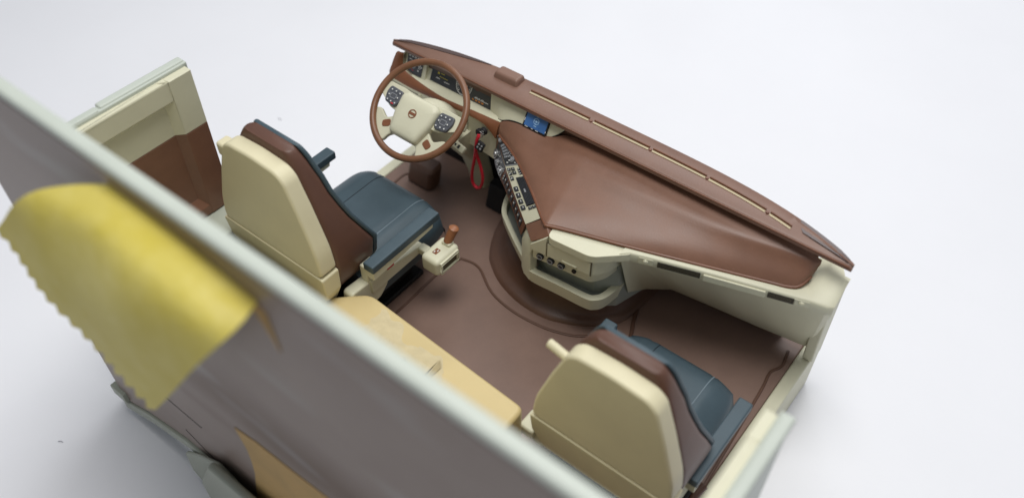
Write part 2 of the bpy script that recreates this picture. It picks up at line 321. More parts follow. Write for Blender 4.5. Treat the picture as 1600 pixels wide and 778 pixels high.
def side_wall(sgn, label):
    nm = empty('side_wall', (sgn * 5.5, -6, TZ), label, 'wall', 'rear side walls of the cab')
    X = lambda x: sgn * x
    def bx(x0, x1, *r): a, b = sorted((X(x0), X(x1))); return MB().box(a, b, *r)
    bx(5.50, 5.66, -7.6, -4.34, TZ + .2, 4.9).build('outer_skin', 'sage', nm, .03)
    bx(5.53, 5.70, -6.0, -4.36, 4.85, 4.935).build('top_rail', 'sage', nm, .04)
    bx(5.51, 5.66, -7.6, -6.02, 4.85, 4.92).build('top_rail', 'sage', nm, .03)
    # inner liner with a recessed panel: cream above, brown below
    zb = 3.72
    FR = Fr((X(5.499), 0, 0), (0, 1, 0), (0, 0, 1), (-sgn, 0, 0))
    yy = lambda y: y
    def frame(z0, z1, mat, name, top, bottom):
        mb = MB(); A0, A1 = -7.58, -4.40; B0, B1 = -7.2, -4.86; c = .16
        fz = lambda y: FR.p(0, 0) * 0 + V((0, 0, 0))
        def P(y, z, h): return V((X(5.499) - sgn * h, y, z))
        zi1 = z1 - (.38 if top else 0); zi0 = z0 + (.28 if bottom else 0)
        # jambs
        for ya, yb, yc in ((A1, B1, B1 - .14), (A0, B0, B0 + .14)):
            mb.loft([[P(ya, z0, 0), P(ya, z0, c), P(yb, z0, c), P(yc, z0, .03), P(yc, z0, 0)], [P(ya, z1, 0), P(ya, z1, c), P(yb, z1, c), P(yc, z1, .03), P(yc, z1, 0)]])
        mb.hexa([P(B0, z0, 0), P(B1, z0, 0), P(B1, z1, 0), P(B0, z1, 0), P(B0, z0, .032), P(B1, z0, .032), P(B1, z1, .032), P(B0, z1, .032)])
        if top: mb.loft([[P(B0, z1, 0), P(B0, z1, c), P(B0, zi1, c), P(B0, zi1 - .12, .03), P(B0, zi1 - .12, 0)], [P(B1, z1, 0), P(B1, z1, c), P(B1, zi1, c), P(B1, zi1 - .12, .03), P(B1, zi1 - .12, 0)]])
        if bottom: mb.loft([[P(B0, z0, 0), P(B0, z0, c - .01), P(B0, zi0 - .08, c - .01), P(B0, zi0 + .12, .03), P(B0, zi0 + .12, 0)], [P(B1, z0, 0), P(B1, z0, c - .01), P(B1, zi0 - .08, c - .01), P(B1, zi0 + .12, .03), P(B1, zi0 + .12, 0)]])
        return mb.build(name, mat, nm, .03, 3)
    frame(zb, 4.84, 'cream', 'upper_liner', True, False)
    frame(1.8, zb - .003, 'brown', 'lower_liner', False, True)
    return nm
side_wall(-1, 'side wall with cream upper and brown lower lining, beyond the driver seat')
side_wall(1, 'side wall with pale top rail at the lower right, beside the passenger seat')
o = MB().prism([(-5.47, -7.55), (-2.6, -7.55), (-2.6, -5.3), (-4.72, -5.2), (-4.72, -4.42), (-5.47, -4.42)], XY, .003, 1.78).build('rear_platform', 'greyplastic', None, .06); tag(o, 'grey-green raised platform behind the driver seat', 'platform')

# ---------------------------------------------------------------- bunk box with torn paper residue
bk = empty('bunk_box', (0, -6, 0), 'bare tan plastic box in the middle behind the two seats', 'box')
pl = rpoly([(-2.5, -7.55), (1.85, -7.55), (1.85, -4.46), (-1.80, -4.28), (-2.5, -4.95)], .16, 5)
mb = MB(); mb.prism(pl, XY, .05, 1.5); mb.build('box_body', 'bunk', bk, .09, 4)
pl2 = rpoly([(-2.54, -7.55), (1.92, -7.55), (1.92, -4.42), (-1.83, -4.23), (-2.54, -4.9)], .16, 5)
MB().prism(pl2, XY, .004, .22).build('skirt', 'floorbrown', bk, .02)
mb = MB(); NX, NY = 26, 14; rows = []
for j in range(NY):
    r = []
    for i in range(NX):
        u, v_ = i / (NX - 1), j / (NY - 1); x = -1.35 + 1.75 * u; y = -5.6 + (1.12 - .25 * u + .10 * math.sin(9 * u) + .07 * math.sin(23 * u + 1)) * v_
        ed = min(1, 6 * min(v_ + .2, 1 - v_, u, 1 - u)); x += .03 * math.sin(31 * v_) * (1 - ed) + .05 * (random.random() - .5)
        r.append(V((x, y + .02 * (random.random() - .5), 1.502 + ed * (.010 + .012 * random.random()))))
    rows.append(r)
o = MB().sheet(rows, (0, 0, -.004)).build('torn_paper', 'torn'); tag(o, 'rough torn paper residue stuck on the tan box', 'paper')
mb = MB(); mb.sheet([[(-.35, -4.95, 1.56), (.18, -5.2, 1.58)], [(-.28, -4.62, 1.545), (.2, -4.66, 1.62)]], (0, 0, -.012))
mb.sheet([[(.2, -4.66, 1.62), (.22, -5.16, 1.56)], [(.27, -4.72, 1.53), (.25, -5.1, 1.52)]], (.012, 0, 0))
o = mb.build('paper_flap', 'torn'); tag(o, 'small lifted triangular paper flap on the tan box, right of the residue', 'paper')

# ---------------------------------------------------------------- masking tape on the rear wall
Lf = cr([(-1.26, -7.94, 7.20), (-1.62, -8.16, 7.14), (-2.0, -8.40, 7.0), (-2.38, -8.62, 6.72), (-2.98, -8.76, 6.10)], 25)
Md = cr([(.03, -7.94, 7.15), (.13, -8.24, 7.26), (-.12, -8.52, 7.07), (-.79, -8.72, 6.34), (-1.72, -8.80, 5.28)], 25)
Rt = cr([(1.11, -7.94, 6.99), (1.23, -8.22, 7.04), (1.13, -8.50, 6.86), (.61, -8.72, 6.15), (-.55, -8.82, 4.52)], 25)
rows = []; NT = 61
for k in range(25):
    f = k / 24; r = []
    for j in range(NT):
        u = j / (NT - 1); q3 = lambda a, b, c: a * ((1 - u) * (1 - 2 * u)) + b * (4 * u * (1 - u)) + c * (u * (2 * u - 1)); p = q3(Lf[k], Md[k], Rt[k])
        p += V((0, -.03, .03)) * (math.sin(u * 7 + f * 5) * f + .6 * math.sin(u * 13 - f * 9) * f)
        if k == 24: p += q3(Lf[24] - Lf[22], Md[24] - Md[22], Rt[24] - Rt[22]) * (.44 if j % 4 == 2 else .22 if j % 2 else 0)
        r.append(p)
    rows.append(r)
o = MB().sheet(rows, (0, .02, .004)).build('masking_tape', 'tape'); tag(o, 'bright yellow masking tape strip with serrated end curling off the rear wall', 'tape')
pl = [(-.71, 2.8), (-.19, 2.93), (.5, 2.97), (1.23, 3.05), (2.4, 3.2), (2.5, .0), (-.95, .0), (-1.0, .3), (-.85, .9), (-.68, 1.5), (-.62, 1.9), (-.60, 2.3), (-.66, 2.6)]
o = MB().prism([(1.0, 7.0), (1.22, 6.9), (1.27, 6.3), (1.12, 6.62), (1.0, 6.8)], WF, .004, .014).build('tape_scrap', 'tapetan'); tag(o, 'small tan tape scrap on the rear wall right of the yellow tape', 'tape')
o = MB().prism(pl, WF, .002, .012).build('masking_tape', 'tapetan'); tag(o, 'tan masking tape patch low on the rear wall at the bottom edge', 'tape')

# ---------------------------------------------------------------- dashboard
db = empty('dashboard', (0, 0, 0), 'brown and cream truck dashboard with instrument cluster and centre console', 'dashboard')
def farY(x): return .02 + .57 * (1 - abs(x / 5) ** 3.8)
def innY(x):
    if x < -2.8: t = (-2.8 - x) / 2.1; return max(-.06, (farY(-2.8) - .05) * (1 - t) - .03 * t)
    if x > 3.85: t = (x - 3.85) / 1.05; return max(-.06, (farY(3.85) - .10) * (1 - t) - .03 * t)
    return farY(x) - .05
rings = []
for i in range(81):
    x = -5 + 10 * i / 80; F_ = farY(x); I = min(innY(x), F_ - .012); wing = x < -2.8 or x > 3.85
    e = max(0, abs(x) - 4.7) / .3
    zf = 3.25 - .04 * e
    zt = 3.27 - .03 * e
    rings.append([V((x, -.02, 3.10)), V((x, -.06, 3.105)), V((x, -.088, 3.125)), V((x, -.088, 3.17)), V((x, -.068, 3.205)), V((x, -.035, 3.22)), V((x, max(-.02, min(.08, I * .5)), 3.235)), V((x, I, zt)), V((x, I + .008, zt - .006)), V((x, F_, zf)), V((x, F_ + .005, zf - .05)), V((x, max(F_ - .05, -.03), zf - .09)), V((x, .01, 3.09))])
sh = MB().loft(rings).build('top_shelf', 'shelf', db, angle=48)
MB().tube([V((-4.95 + 9.9 * k / 40, -.078, 3.192)) for k in range(41)], .014, 6).build('shelf_edge', 'edgebrown', sh)
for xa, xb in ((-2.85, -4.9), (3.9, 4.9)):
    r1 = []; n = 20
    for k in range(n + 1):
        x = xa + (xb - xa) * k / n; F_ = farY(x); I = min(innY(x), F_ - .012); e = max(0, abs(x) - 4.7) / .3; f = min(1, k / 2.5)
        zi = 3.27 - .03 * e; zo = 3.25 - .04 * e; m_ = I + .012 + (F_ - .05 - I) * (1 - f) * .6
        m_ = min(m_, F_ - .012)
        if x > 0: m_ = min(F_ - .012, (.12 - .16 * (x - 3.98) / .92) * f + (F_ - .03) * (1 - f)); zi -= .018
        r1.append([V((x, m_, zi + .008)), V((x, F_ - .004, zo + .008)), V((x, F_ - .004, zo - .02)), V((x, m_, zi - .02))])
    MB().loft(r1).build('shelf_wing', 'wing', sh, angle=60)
for a, b in ((-1.72, -.36), (-.25, .95), (1.03, 2.13), (2.20, 3.33), (3.42, 3.84)):
    n = 8; mbs = MB(); mbr = MB(); r1 = []; r2 = []
    for k in range(n + 1):
        x = a + (b - a) * k / n; y0 = innY(x) - .27
        z0 = 3.235 + .035 * (y0 - .06) / .45
        r1.append([V((x, y0, z0 - .03)), V((x, y0 + .045, z0 - .03)), V((x, y0 + .045, z0 + .010)), V((x, y0, z0 + .010))])
        r2.append([V((x, y0 + .046, z0 - .03)), V((x, y0 + .10, z0 - .03)), V((x, y0 + .085, z0 + .04)), V((x, y0 + .06, z0 + .04))])
    st = mbs.loft(r1).build('defroster_slot', 'slot', sh); mbr.loft(r2).build('slot_rail', 'edgebrown', sh)
for x in (-.305, .99, 2.165, 3.375):
    y0 = innY(x) - .24; MB().disc(Fr((x, y0, 3.24), (1, 0, 0), (0, 1, 0)), 0, 0, .035, -.02, .03, 10, .028).build('stud', 'edgebrown', sh)
mb = MB(); mb.box(-2.62, -2.0, .22, .56, 3.2, 3.37); mb.v = [V((p.x + (.04 if p.z > 3.3 and p.x < -2.3 else -.04 if p.z > 3.3 else 0), p.y + (.06 if p.z > 3.3 and p.y < .4 else -.03 if p.z > 3.3 else 0), p.z)) for p in mb.v]
mb.build('sensor_hump', 'shelf', sh, .05)
n = 10; rr = []
for k in range(n + 1):
    x = -4.2 + 2.45 * k / n; y0 = innY(x) - .09 if x > -2.9 else None
def core(x0, x1, mat, nm):
    n_ = 14; xs = [x0 + (x1 - x0) * k / n_ for k in range(n_ + 1)]
    MB().prism([(x, .06) for x in xs] + [(x, max(.075, farY(x) - .12)) for x in reversed(xs)], XY, 2.44, 3.085).build(nm, mat, db)
core(-4.7, 4.42, 'humpbrown', 'dash_core')

# driver's side: cluster, switch panel, ledge, trim, knee panel
trim_up = [(-4.70, -.08, 3.04), (-4.72, -.10, 2.87), (-4.66, -.14, 2.70), (-4.23, -.17, 2.60), (-3.62, -.22, 2.57), (-3.2, -.22, 2.58), (-2.75, -.20, 2.61), (-2.3, -.21, 2.65), (-2.05, -.22, 2.68)]
trim_lo = [(-4.88, -.12, 3.02), (-4.94, -.20, 2.80), (-4.95, -.30, 2.48), (-4.3, -.29, 2.44), (-3.7, -.29, 2.47), (-3.2, -.30, 2.49), (-2.8, -.30, 2.52), (-2.37, -.33, 2.52), (-2.05, -.38, 2.36)]
def slab(p, mat, name, th=.06, n=40, m_=6, bow=0.0, parent=db, bevel=0):
    rows = [[p.p(k / n, j / m_, bow * math.sin(math.pi * j / m_)) for k in range(n + 1)] for j in range(m_ + 1)]
    mb = MB(); mb.sheet(rows, lambda q: V((0, th, 0))); return mb.build(name, mat, parent, bevel, angle=50)
PT = Patch(trim_up, trim_lo, True); slab(PT, 'trim', 'trim_band', bow=.03)
led_up = [(-4.74, -.03, 3.04), (-4.72, -.04, 2.85), (-4.67, -.05, 2.66), (-4.2, -.05, 2.645), (-3.6, -.045, 2.66), (-3.2, -.045, 2.66), (-2.7, -.045, 2.66), (-2.4, -.045, 2.66), (-2.2, -.05, 2.68)]
PL = Patch(led_up, [(p[0], p[1] - .005, p[2]) for p in trim_up], True); slab(PL, 'cream', 'cluster_ledge', .1)
CF = Fr((-4.05, -.05, 2.655), (1, 0, 0), (0, .2, .42))
MB().fbox(CF, -.72, 1.86, -.02, .54, -.12, -.012).build('cluster_backing', 'cream', db)
clu = MB().fbox(CF, .0, 1.64, .012, .485, -.011, .004).build('instrument_cluster', 'decal', db, .002)
E_ = .0045
def pr(mat, *boxes, fr=CF, par=None, h=E_):
    mb = MB()
    for a0, a1, b0, b1 in boxes: mb.fbox(fr, a0, a1, b0, b1, h - .003, h + .002)
    return mb.build('print', mat, par or clu, smooth=False, kind='stuff')
mb = MB(); mb.ring(CF, .86, .225, .195, .014, E_ - .003, E_ + .002, 36)
mb.ring(CF, .86, .225, .085, .007, E_ - .003, E_ + .002, 24)
for k in range(22):
    q = math.radians(-50 + 280 * k / 21); r0, r1 = (.145, .178)
    f2 = Fr(CF.p(.86 + math.cos(q) * .16, .225 + math.sin(q) * .16), CF.u * math.cos(q) + CF.v * math.sin(q), CF.v * math.cos(q) - CF.u * math.sin(q), CF.n)
    mb.fbox(f2, -.02, .02, -.004 if k % 3 else -.008, .004 if k % 3 else .008, E_ - .003, E_ + .002)
mb.build('gauge_dial', 'white', clu, smooth=False)
mb = MB(); mb.fbox(Fr(CF.p(.86, .225), CF.u - CF.v * .6, CF.v + CF.u * .6, CF.n), -.02, .14, -.006, .006, E_, E_ + .004); mb.disc(CF, .86, .225, .022, E_, E_ + .006, 12); mb.build('gauge_needle', 'greyprint', clu, smooth=False)
pr('white', (.16, .48, .335, .345), (.20, .30, .355, .37), (.40, .46, .35, .36), (.14, .24, .115, .13), (.36, .50, .10, .112), (1.16, 1.52, .095, .107), (1.19, 1.24, .112, .125), (1.27, 1.31, .112, .125), (1.34, 1.40, .112, .125))
pr('yellowprint', (.16, .21, .21, .25), (.22, .44, .165, .175), (.24, .34, .235, .248), (1.34, 1.42, .33, .355), (.16, .50, .30, .306))
pr('orangeprint', (1.20, 1.25, .045, .075), (1.28, 1.33, .045, .075), (1.36, 1.41, .045, .075), (1.12, 1.16, .045, .07))
pr('magentaprint', (1.12, 1.18, .31, .36), (1.22, 1.30, .30, .34), (1.15, 1.22, .25, .29)); pr('tealprint', (1.04, 1.10, .36, .40), (1.07, 1.12, .30, .33))
SF = Fr((-4.655, -.115, 2.655), (1, .04, -.02), (0.02, .13, .40))
MB().fbox(SF, -.05, .50, -.05, .48, -.10, -.008).build('switch_bezel', 'cream', db, .015)
sw = MB().prism(rpoly([(0, .05), (.19, 0), (.40, .0), (.42, .40), (0, .43)], .03), SF, -.007, .006).build('switch_panel', 'decal', db)
pr('white', *[(.03 + .075 * k, .075 + .075 * k, .355, .385) for k in range(5)], (.31, .32, .16, .27), (.345, .355, .16, .27), (.31, .355, .21, .22), (.37, .395, .2, .225), (.29, .32, .1, .125), (.30, .33, .30, .32), (.36, .39, .29, .32), (.05, .12, .29, .31), fr=SF, par=sw, h=.0065)
pr('redprint', (.06, .14, .10, .115), (.06, .075, .10, .14), (.15, .19, .075, .085), fr=SF, par=sw, h=.0065)
mb = MB(); mb.ring(SF, .15, .20, .075, .014, .004, .009, 24); mb.disc(SF, .15, .20, .045, .004, .03, 18); mb.build('light_switch_dial', 'greyprint', sw)
kn_lo = [(-4.97, -.42, 2.05), (-4.3, -.46, 1.95), (-3.5, -.46, 1.9), (-2.85, -.44, 1.85)]
PK = Patch([(-4.95, -.305, 2.475), (-4.3, -.295, 2.435), (-3.7, -.295, 2.465), (-2.85, -.305, 2.515)], kn_lo, True); kp = slab(PK, 'cream', 'knee_panel', .10)
mb = MB(); PK.box(mb, .03, .42, .10, .62, .0, .012, 10); vt = mb.build('side_vent', 'black', db)
for k in range(6):
    mb = MB(); t = .12 + .085 * k; PK.box(mb, .035, .415, t, t + .05, .0, .022, 10); mb.build('vent_slat', 'cream', vt, .004, 1)
mb = MB(); PK.box(mb, .0, .03, .05, .68, .0, .03, 2); PK.box(mb, .42, .45, .05, .68, .0, .03, 2); mb.build('vent_frame', 'cream', vt, .005)
IP = Fr((0, -.42, 0), (1, 0, 0), (0, 0.05, 1))
ip = MB().prism(rpoly([(-2.95, 2.53), (-2.36, 2.56), (-2.08, 2.33), (-2.10, 1.74), (-2.47, 1.78), (-2.95, 1.80)], .05), IP, -.12, 0).build('ignition_panel', 'cream', db, .02)
MB().fbox(IP, -2.83, -2.82, 1.82, 2.5, -.002, .003).build('panel_line', 'black', ip)
IG = Fr((-2.30, -.43, 2.46), (1, 0, 0), (0, .05, 1))
mb = MB(); mb.disc(IG, 0, 0, .085, -.02, .05, 20, .075); mb.disc(IG, 0, 0, .05, .05, .07, 16); ig = mb.build('ignition_lock', 'black', db, .006)
pr('white', (.02, .045, .03, .05), (-.01, .01, .05, .06), (.03, .05, -.02, .0), fr=IG, par=ig, h=.0705)
# cream centre fascia round the screen
bz_up = [(-2.42, -.03, 3.11), (-2.3, .02, 3.11), (-2.1, .05, 3.11), (-1.8, .05, 3.11), (-1.5, .05, 3.11), (-1.2, .05, 3.11), (-.95, .05, 3.11), (-.72, .05, 3.11), (-.62, .04, 3.11)]
bz_lo = [(-2.44, -.05, 2.66), (-2.25, -.10, 2.67), (-2.08, -.17, 2.68), (-1.85, -.15, 2.78), (-1.55, -.13, 2.81), (-1.27, -.14, 2.79), (-1.02, -.12, 2.77), (-.82, -.06, 2.88), (-.62, .03, 3.08)]
PB = Patch(bz_up, bz_lo, True); bz = slab(PB, 'cream', 'screen_bezel', .05)
MB().tube([PB.p(k / 30, 1.0, .008) for k in range(6, 31)], .008, 6).build('bezel_joint', 'black', bz)
SC = Fr((-1.55, -.150, 2.822), (1, 0, 0), (0, .18, .30), None)
scn = MB().fbox(SC, -.01, .54, -.01, .335, -.03, .012).build('screen_housing', 'black', db, .006)
MB().fbox(SC, .022, .512, .022, .312, .012, .016).build('screen', 'blue', scn)
mb = MB(); mb.ring(SC, .265, .175, .058, .010, .014, .019, 28); mb.disc(SC, .265, .175, .020, .014, .019, 14)
mb.fbox(SC, .21, .32, .172, .180, .014, .0185); mb.fbox(SC, .261, .269, .12, .175, .014, .0185); mb.fbox(SC, .235, .295, .075, .088, .014, .019); mb.fbox(SC, .25, .28, .265, .272, .014, .019)
mb.build('screen_emblem', 'paleblue', scn, smooth=False)
pr('white', (.0, .02, .29, .32), (.04, .06, .305, .318), (.09, .13, .305, .315), (.17, .2, .305, .315), (.27, .3, .303, .316), (.36, .39, .305, .316), (.45, .48, .303, .318), (.505, .525, .27, .3), (.0, .015, .1, .16), (.505, .525, .05, .08), (.05, .12, .005, .016), (.2, .24, .005, .016), (.3, .36, .005, .016), fr=SC, par=scn, h=.0125)

# brown pad
N1 = [(-2.04, -.32, 2.50), (-1.61, -.51, 2.5), (-1.2, -.74, 2.5), (-.85, -.97, 2.5), (-.39, -1.3, 2.5), (.02, -1.62, 2.5), (.20, -1.745, 2.5)]
N2 = [(.20, -1.745, 2.5), (.40, -1.665, 2.5), (.71, -1.56, 2.5), (1.28, -1.38, 2.5), (1.83, -1.2, 2.5), (2.88, -.84, 2.5), (3.9, -.49, 2.5), (4.22, -.38, 2.505), (4.37, -.27, 2.53), (4.45, -.05, 2.63)]
F1 = [(-2.06, -.215, 2.66), (-1.94, -.18, 2.72), (-1.75, -.155, 2.76), (-1.5, -.14, 2.78), (-1.27, -.15, 2.775), (-1.05, -.13, 2.785), (-.84, -.08, 2.83), (-.64, .02, 2.90), (-.1, .055, 2.96)]
F2 = [(-.1, .055, 2.96), (1.0, .055, 2.99), (2.2, .055, 2.99), (3.4, .055, 2.99), (4.0, .055, 2.98), (4.3, .055, 2.96), (4.5, .055, 2.92)]
Nn = cr(N1, 41)[:-1] + cr(N2, 61); Ff = cr(F1, 41)[:-1] + cr(F2, 61)
rows = []; T = [0, .02, .05, .1, .17, .25, .34, .44, .54, .61, .66, .70, .74, .80, .87, .94, 1.0]
cut = lambda i: min(1.0, i / 30)
rows.append([p + V((0, 0, -.20)) for p in Nn]); rows.append([p + V((0, 0, -.05)) for p in Nn])
for t in T:
    r = []
    for i, (a, b) in enumerate(zip(Nn, Ff)):
        p = a.lerp(b, t); k = min(1, max(0, (i - 6) / 30)); x_ = t - .72; g1 = .95 * t + .10 * math.exp(-(x_ / .13) ** 2) + .05 * t ** 4; g = g1 * k + t * (1 - k)
        p.z = a.z + (b.z - a.z) * g + (.03 * math.sin(math.pi * min(1, t * 4) / 2) - .012)
        r.append(p)
    rows.append(r)
pad = MB(); pad.sheet(rows, (0, .02, -.12)); pd = pad.build('dash_pad', 'brown', db, angle=70)
MB().tube([p + V((0, -.004, -.035)) for p in Nn[1:]], .032, 8).build('pad_piping', 'edgebrown', pd)
# brown corner block under the pad
mb = MB(); q = [(-.30, -1.70, 2.13), (.06, -1.64, 2.48), (.22, -1.76, 2.46), (.36, -1.86, 2.36), (.02, -1.95, 2.08)]
mb.loft([[V(p) for p in q], [V(p) + V((.12, .3, -.02)) for p in q]]); mb.build('corner_block', 'brown', db, .03)
# passenger-side fascia
st = [(1.60, -1.50, -.95, .9), (1.73, -1.37, -.45, .62), (2.06, -1.25, .0, .42), (2.95, -.95, .17, .36), (3.78, -.69, .31, .31), (4.36, -.515, .42, .285), (4.64, -.43, .47, .27), (4.92, -.38, .50, .27), (5.02, -.30, .50, .27)]
rings = []
for x, yr, yb, zb in st:
    zt_ = 2.455 if x < 4.4 else 2.78; ybk = .56 if x < 4.7 else .12
    rings.append([V(c) for c in ((x, ybk, zt_), (x, .05, zt_), (x, yr + .05, 2.455), (x, yr + .015, 2.445), (x, yr, 2.42), (x, yr, 2.25), (x, yr + .02, 2.225), (x, yr + .09, 2.20), (x, yb, zb), (x, yb + .06, zb - .03), (x, .58, zb - .03))])
for c in rings[-1]:
    if c.z < 2.2: c.x -= .28
for c in rings[-2]:
    if c.z < 2.2: c.x -= .2
fs = MB().loft(rings).build('passenger_fascia', 'cream', db, .0, angle=45)
mb = MB(); ypz = [(.02, 2.19), (.5, 2.3), (.62, 2.25), (.80, .03), (.40, .03)]
mb.loft([[V((4.73, a, b)) for a, b in ypz], [V((4.93, a, b)) for a, b in ypz]]); mb.build('end_panel', 'cream', db, .03)
rim = [(p[0], p[1], 0) for p in st[1:]]
PV = Patch([(x, y - .001, 2.418) for x, y, z in rim], [(x, y - .001, 2.252) for x, y, z in rim], True)
def svent(q0, q1, kq, nm='dash_vent'):
    mb = MB(); PV.box(mb, q0, q1, .10, .88, -.005, .010, 4); v = mb.build(nm, 'black', db)
    for k in range(5):
        mb = MB(); t = .17 + .14 * k; PV.box(mb, q0, q1, t, t + .045, .0, .0125, 4); mb.build('vent_slat', 'joint', v)
    mb = MB(); f = PV.fr(kq, .45); mb.fbox(f, -.13, .13, -.07, .07, -.01, .012); mb.build('vent_frame', 'cream', v, .008)
    mb = MB(); mb.disc(f, 0, 0, .05, .01, .035, 16, .042); mb.disc(f, 0, 0, .03, .03, .045, 12); mb.build('vent_wheel', 'cream', v)
    return v
svent(.171, .279, .129); svent(.476, .60, .655)
mb = MB(); PV.box(mb, .287, .467, .10, .95, -.005, .035, 8); mb.build('grab_bar', 'cream', fs, .01)
# centre console: panels that face the driver
A_up = [(-2.0, -.325, 2.49), (-1.61, -.515, 2.49), (-1.2, -.745, 2.49), (-.85, -.975, 2.49), (-.39, -1.305, 2.49), (.05, -1.65, 2.49)]
A_lo = [(-2.02, -.36, 2.42), (-1.78, -.54, 2.32), (-1.53, -.75, 2.26), (-1.21, -1.0, 2.22), (-.74, -1.36, 2.18), (-.28, -1.70, 2.15)]
B_lo = [(-2.06, -.39, 2.05), (-1.9, -.60, 1.96), (-1.64, -.79, 1.91), (-1.36, -.97, 1.88), (-.85, -1.34, 1.84), (-.38, -1.71, 1.80)]
PA = Patch(A_up, A_lo, True); PBn = Patch(A_lo, B_lo, True)
slab(PA, 'cream', 'console_face', .12); slab(PBn, 'edgebrown', 'console_lower_face', .12)
mb = MB(); PA.box(mb, .0, .44, .06, .97, -.02, .006, 14); rad = mb.build('radio_panel', 'decal', db)
def pp(P_, mat, par, cells, h=.007, name='print', kind='stuff'):
    mb = MB()
    for q0, q1, t0, t1 in cells: P_.box(mb, q0, q1, t0, t1, h - .004, h + .002, 1)
    return mb.build(name, mat, par, smooth=False, kind=kind)
mb = MB()
for k in range(30): 
    pass
mb.loft([[PA.p(q, .04, h) for q, h in ((0, .0), (0, .009))], [PA.p(.44, .04, h) for h in (0, .009)]], False, False, False) if False else None
pp(PA, 'greyprint', rad, [(.02 + .42 * k / 14, .02 + .42 * (k + 1) / 14 - .001, .02, .05) for k in range(14)] + [(.43, .44, .06, .97)], .008, 'radio_edge')
cells = []
for q in (.14, .18, .22, .26, .30):
    for t in (.30, .45, .60, .74): cells.append((q, q + .026, t, t + .085))
pp(PA, 'greyprint', rad, cells, .010, 'radio_buttons')
pp(PA, 'white', rad, [(.13 + .022 * k, .142 + .022 * k, .15, .20) for k in range(8)] + [(.345, .355, .25, .4), (.36, .375, .5, .6), (.38, .39, .3, .4), (.05, .06, .35, .45), (.40, .415, .2, .26), (.385, .40, .7, .8)])
for q, t, r in ((.075, .5, .045), (.36, .28, .05), (.02, .5, .012)):
    f = PA.fr(q, t); mb = MB(); mb.ring(f, 0, 0, r, .012, .004, .02, 20); mb.disc(f, 0, 0, r * .7, .004, .03, 16); mb.build('radio_knob', 'greyprint', rad)
mb = MB(); PA.box(mb, .60, .865, .10, .58, -.01, .008, 6); av = mb.build('centre_vent', 'black', db)
for k in range(6):
    mb = MB(); t = .12 + .077 * k; PA.box(mb, .605, .86, t, t + .04, .0, .022, 6); mb.build('vent_slat', 'decal', av)
mb = MB(); PA.box(mb, .72, .75, .28, .36, .0, .03, 1); mb.build('vent_tab', 'greyprint', av)
def buttons(P_, grid, par, mat='decal'):
    for q0, q1, t0, t1 in grid:
        mb = MB(); P_.box(mb, q0, q1, t0, t1, -.01, .016, 1); b = mb.build('switch_button', mat, par, .004, 1)
        qm, tm = (q0 + q1) / 2, (t0 + t1) / 2; dq, dt = (q1 - q0), (t1 - t0)
        pp(P_, 'white', b, [(qm - dq * .25, qm + dq * .1, tm - dt * .25, tm - dt * .1), (qm - dq * .1, qm + dq * .3, tm + dt * .1, tm + dt * .25)][:1 + random.randint(0, 1)], .0175)
cons = bpy.data.objects['console_face']; lowf = bpy.data.objects['console_lower_face']
g = [(.49, .515, .12, .28), (.52, .545, .12, .28), (.55, .575, .12, .28)]
g += [(.47 + .05 * k, .51 + .05 * k, .44, .66) for k in range(2)] + [(.47 + .055 * k, .51 + .055 * k, .72, .92) for k in range(3)]
g += [(.68 + .055 * k, .72 + .055 * k, .68, .92) for k in range(4)] + [(.875, .90, .12, .3), (.875, .90, .34, .52)]
buttons(PA, g, cons)
mb = MB(); PBn.box(mb, .07, .46, .05, .97, -.01, .006, 8); cl = mb.build('climate_panel', 'decal', db)
for q, t, r in ((.13, .62, .085), (.27, .58, .05), (.40, .60, .085)):
    f = PBn.fr(q, t); mb = MB(); mb.ring(f, 0, 0, r, .022, .004, .03, 22); mb.disc(f, 0, 0, r * .72, .004, .05, 18, r * .6); k_ = mb.build('climate_knob', 'chrome', cl)
    pr('decal', (-.008, .008, -.02, r * .6), (-.03, .03, -.012, -.004), fr=f, par=k_, h=.051)
pp(PBn, 'white', cl, [(.2, .21, .3, .38), (.2, .21, .75, .82), (.33, .34, .25, .33), (.32, .335, .8, .86), (.45, .455, .3, .4), (.24, .26, .2, .26)])
buttons(PBn, [(.50 + .052 * k, .535 + .052 * k, .22, .80) for k in range(9)], lowf)
# console core, drawer block and trays
MB().prism([(-1.85, .5), (-1.8, -.35), (-.45, -1.42), (.15, -1.58), (1.15, -1.45), (1.5, -1.15), (1.68, -.5), (1.7, .5)], XY, .6, 2.12).build('console_core', 'traygrey', db, .03)
lidp = rpoly([(.36, -1.93), (1.25, -1.845), (1.47, -1.64), (1.62, -1.5), (1.76, -1.36), (1.9, -1.0), (.3, -1.5)], .14, 5)
MB().prism(lidp, XY, 2.26, 2.43).build('drawer_lid', 'cream', db, .06, 4)
drp = rpoly([(.34, -1.90), (1.27, -1.80), (1.46, -1.52), (1.55, -1.1), (.4, -1.2)], .10, 6)
dr = MB().prism(drp, XY, 1.88, 2.255).build('drawer', 'cream', db, .025)
DF = Fr((.34, -1.90, 0), (.93, .10, 0), (0, 0, 1))
MB().fbox(DF, .03, .90, 1.91, 2.235, .0, .012).build('drawer_front', 'cream', dr, .006)
MB().fbox(DF, .008, .03, 1.89, 2.25, -.002, .004).build('drawer_joint', 'joint', dr); MB().fbox(DF, .90, .925, 1.89, 2.25, -.002, .004).build('drawer_joint', 'joint', dr)
MB().fbox(DF, .01, .92, 2.234, 2.262, -.002, .006).build('drawer_joint', 'joint', dr)
MB().fbox(DF, .33, .65, 1.935, 1.944, .010, .016).build('drawer_joint', 'joint', dr)
MB().fbox(DF, .34, .64, 1.945, 1.985, .010, .03).build('drawer_handle', 'cream', dr, .008)
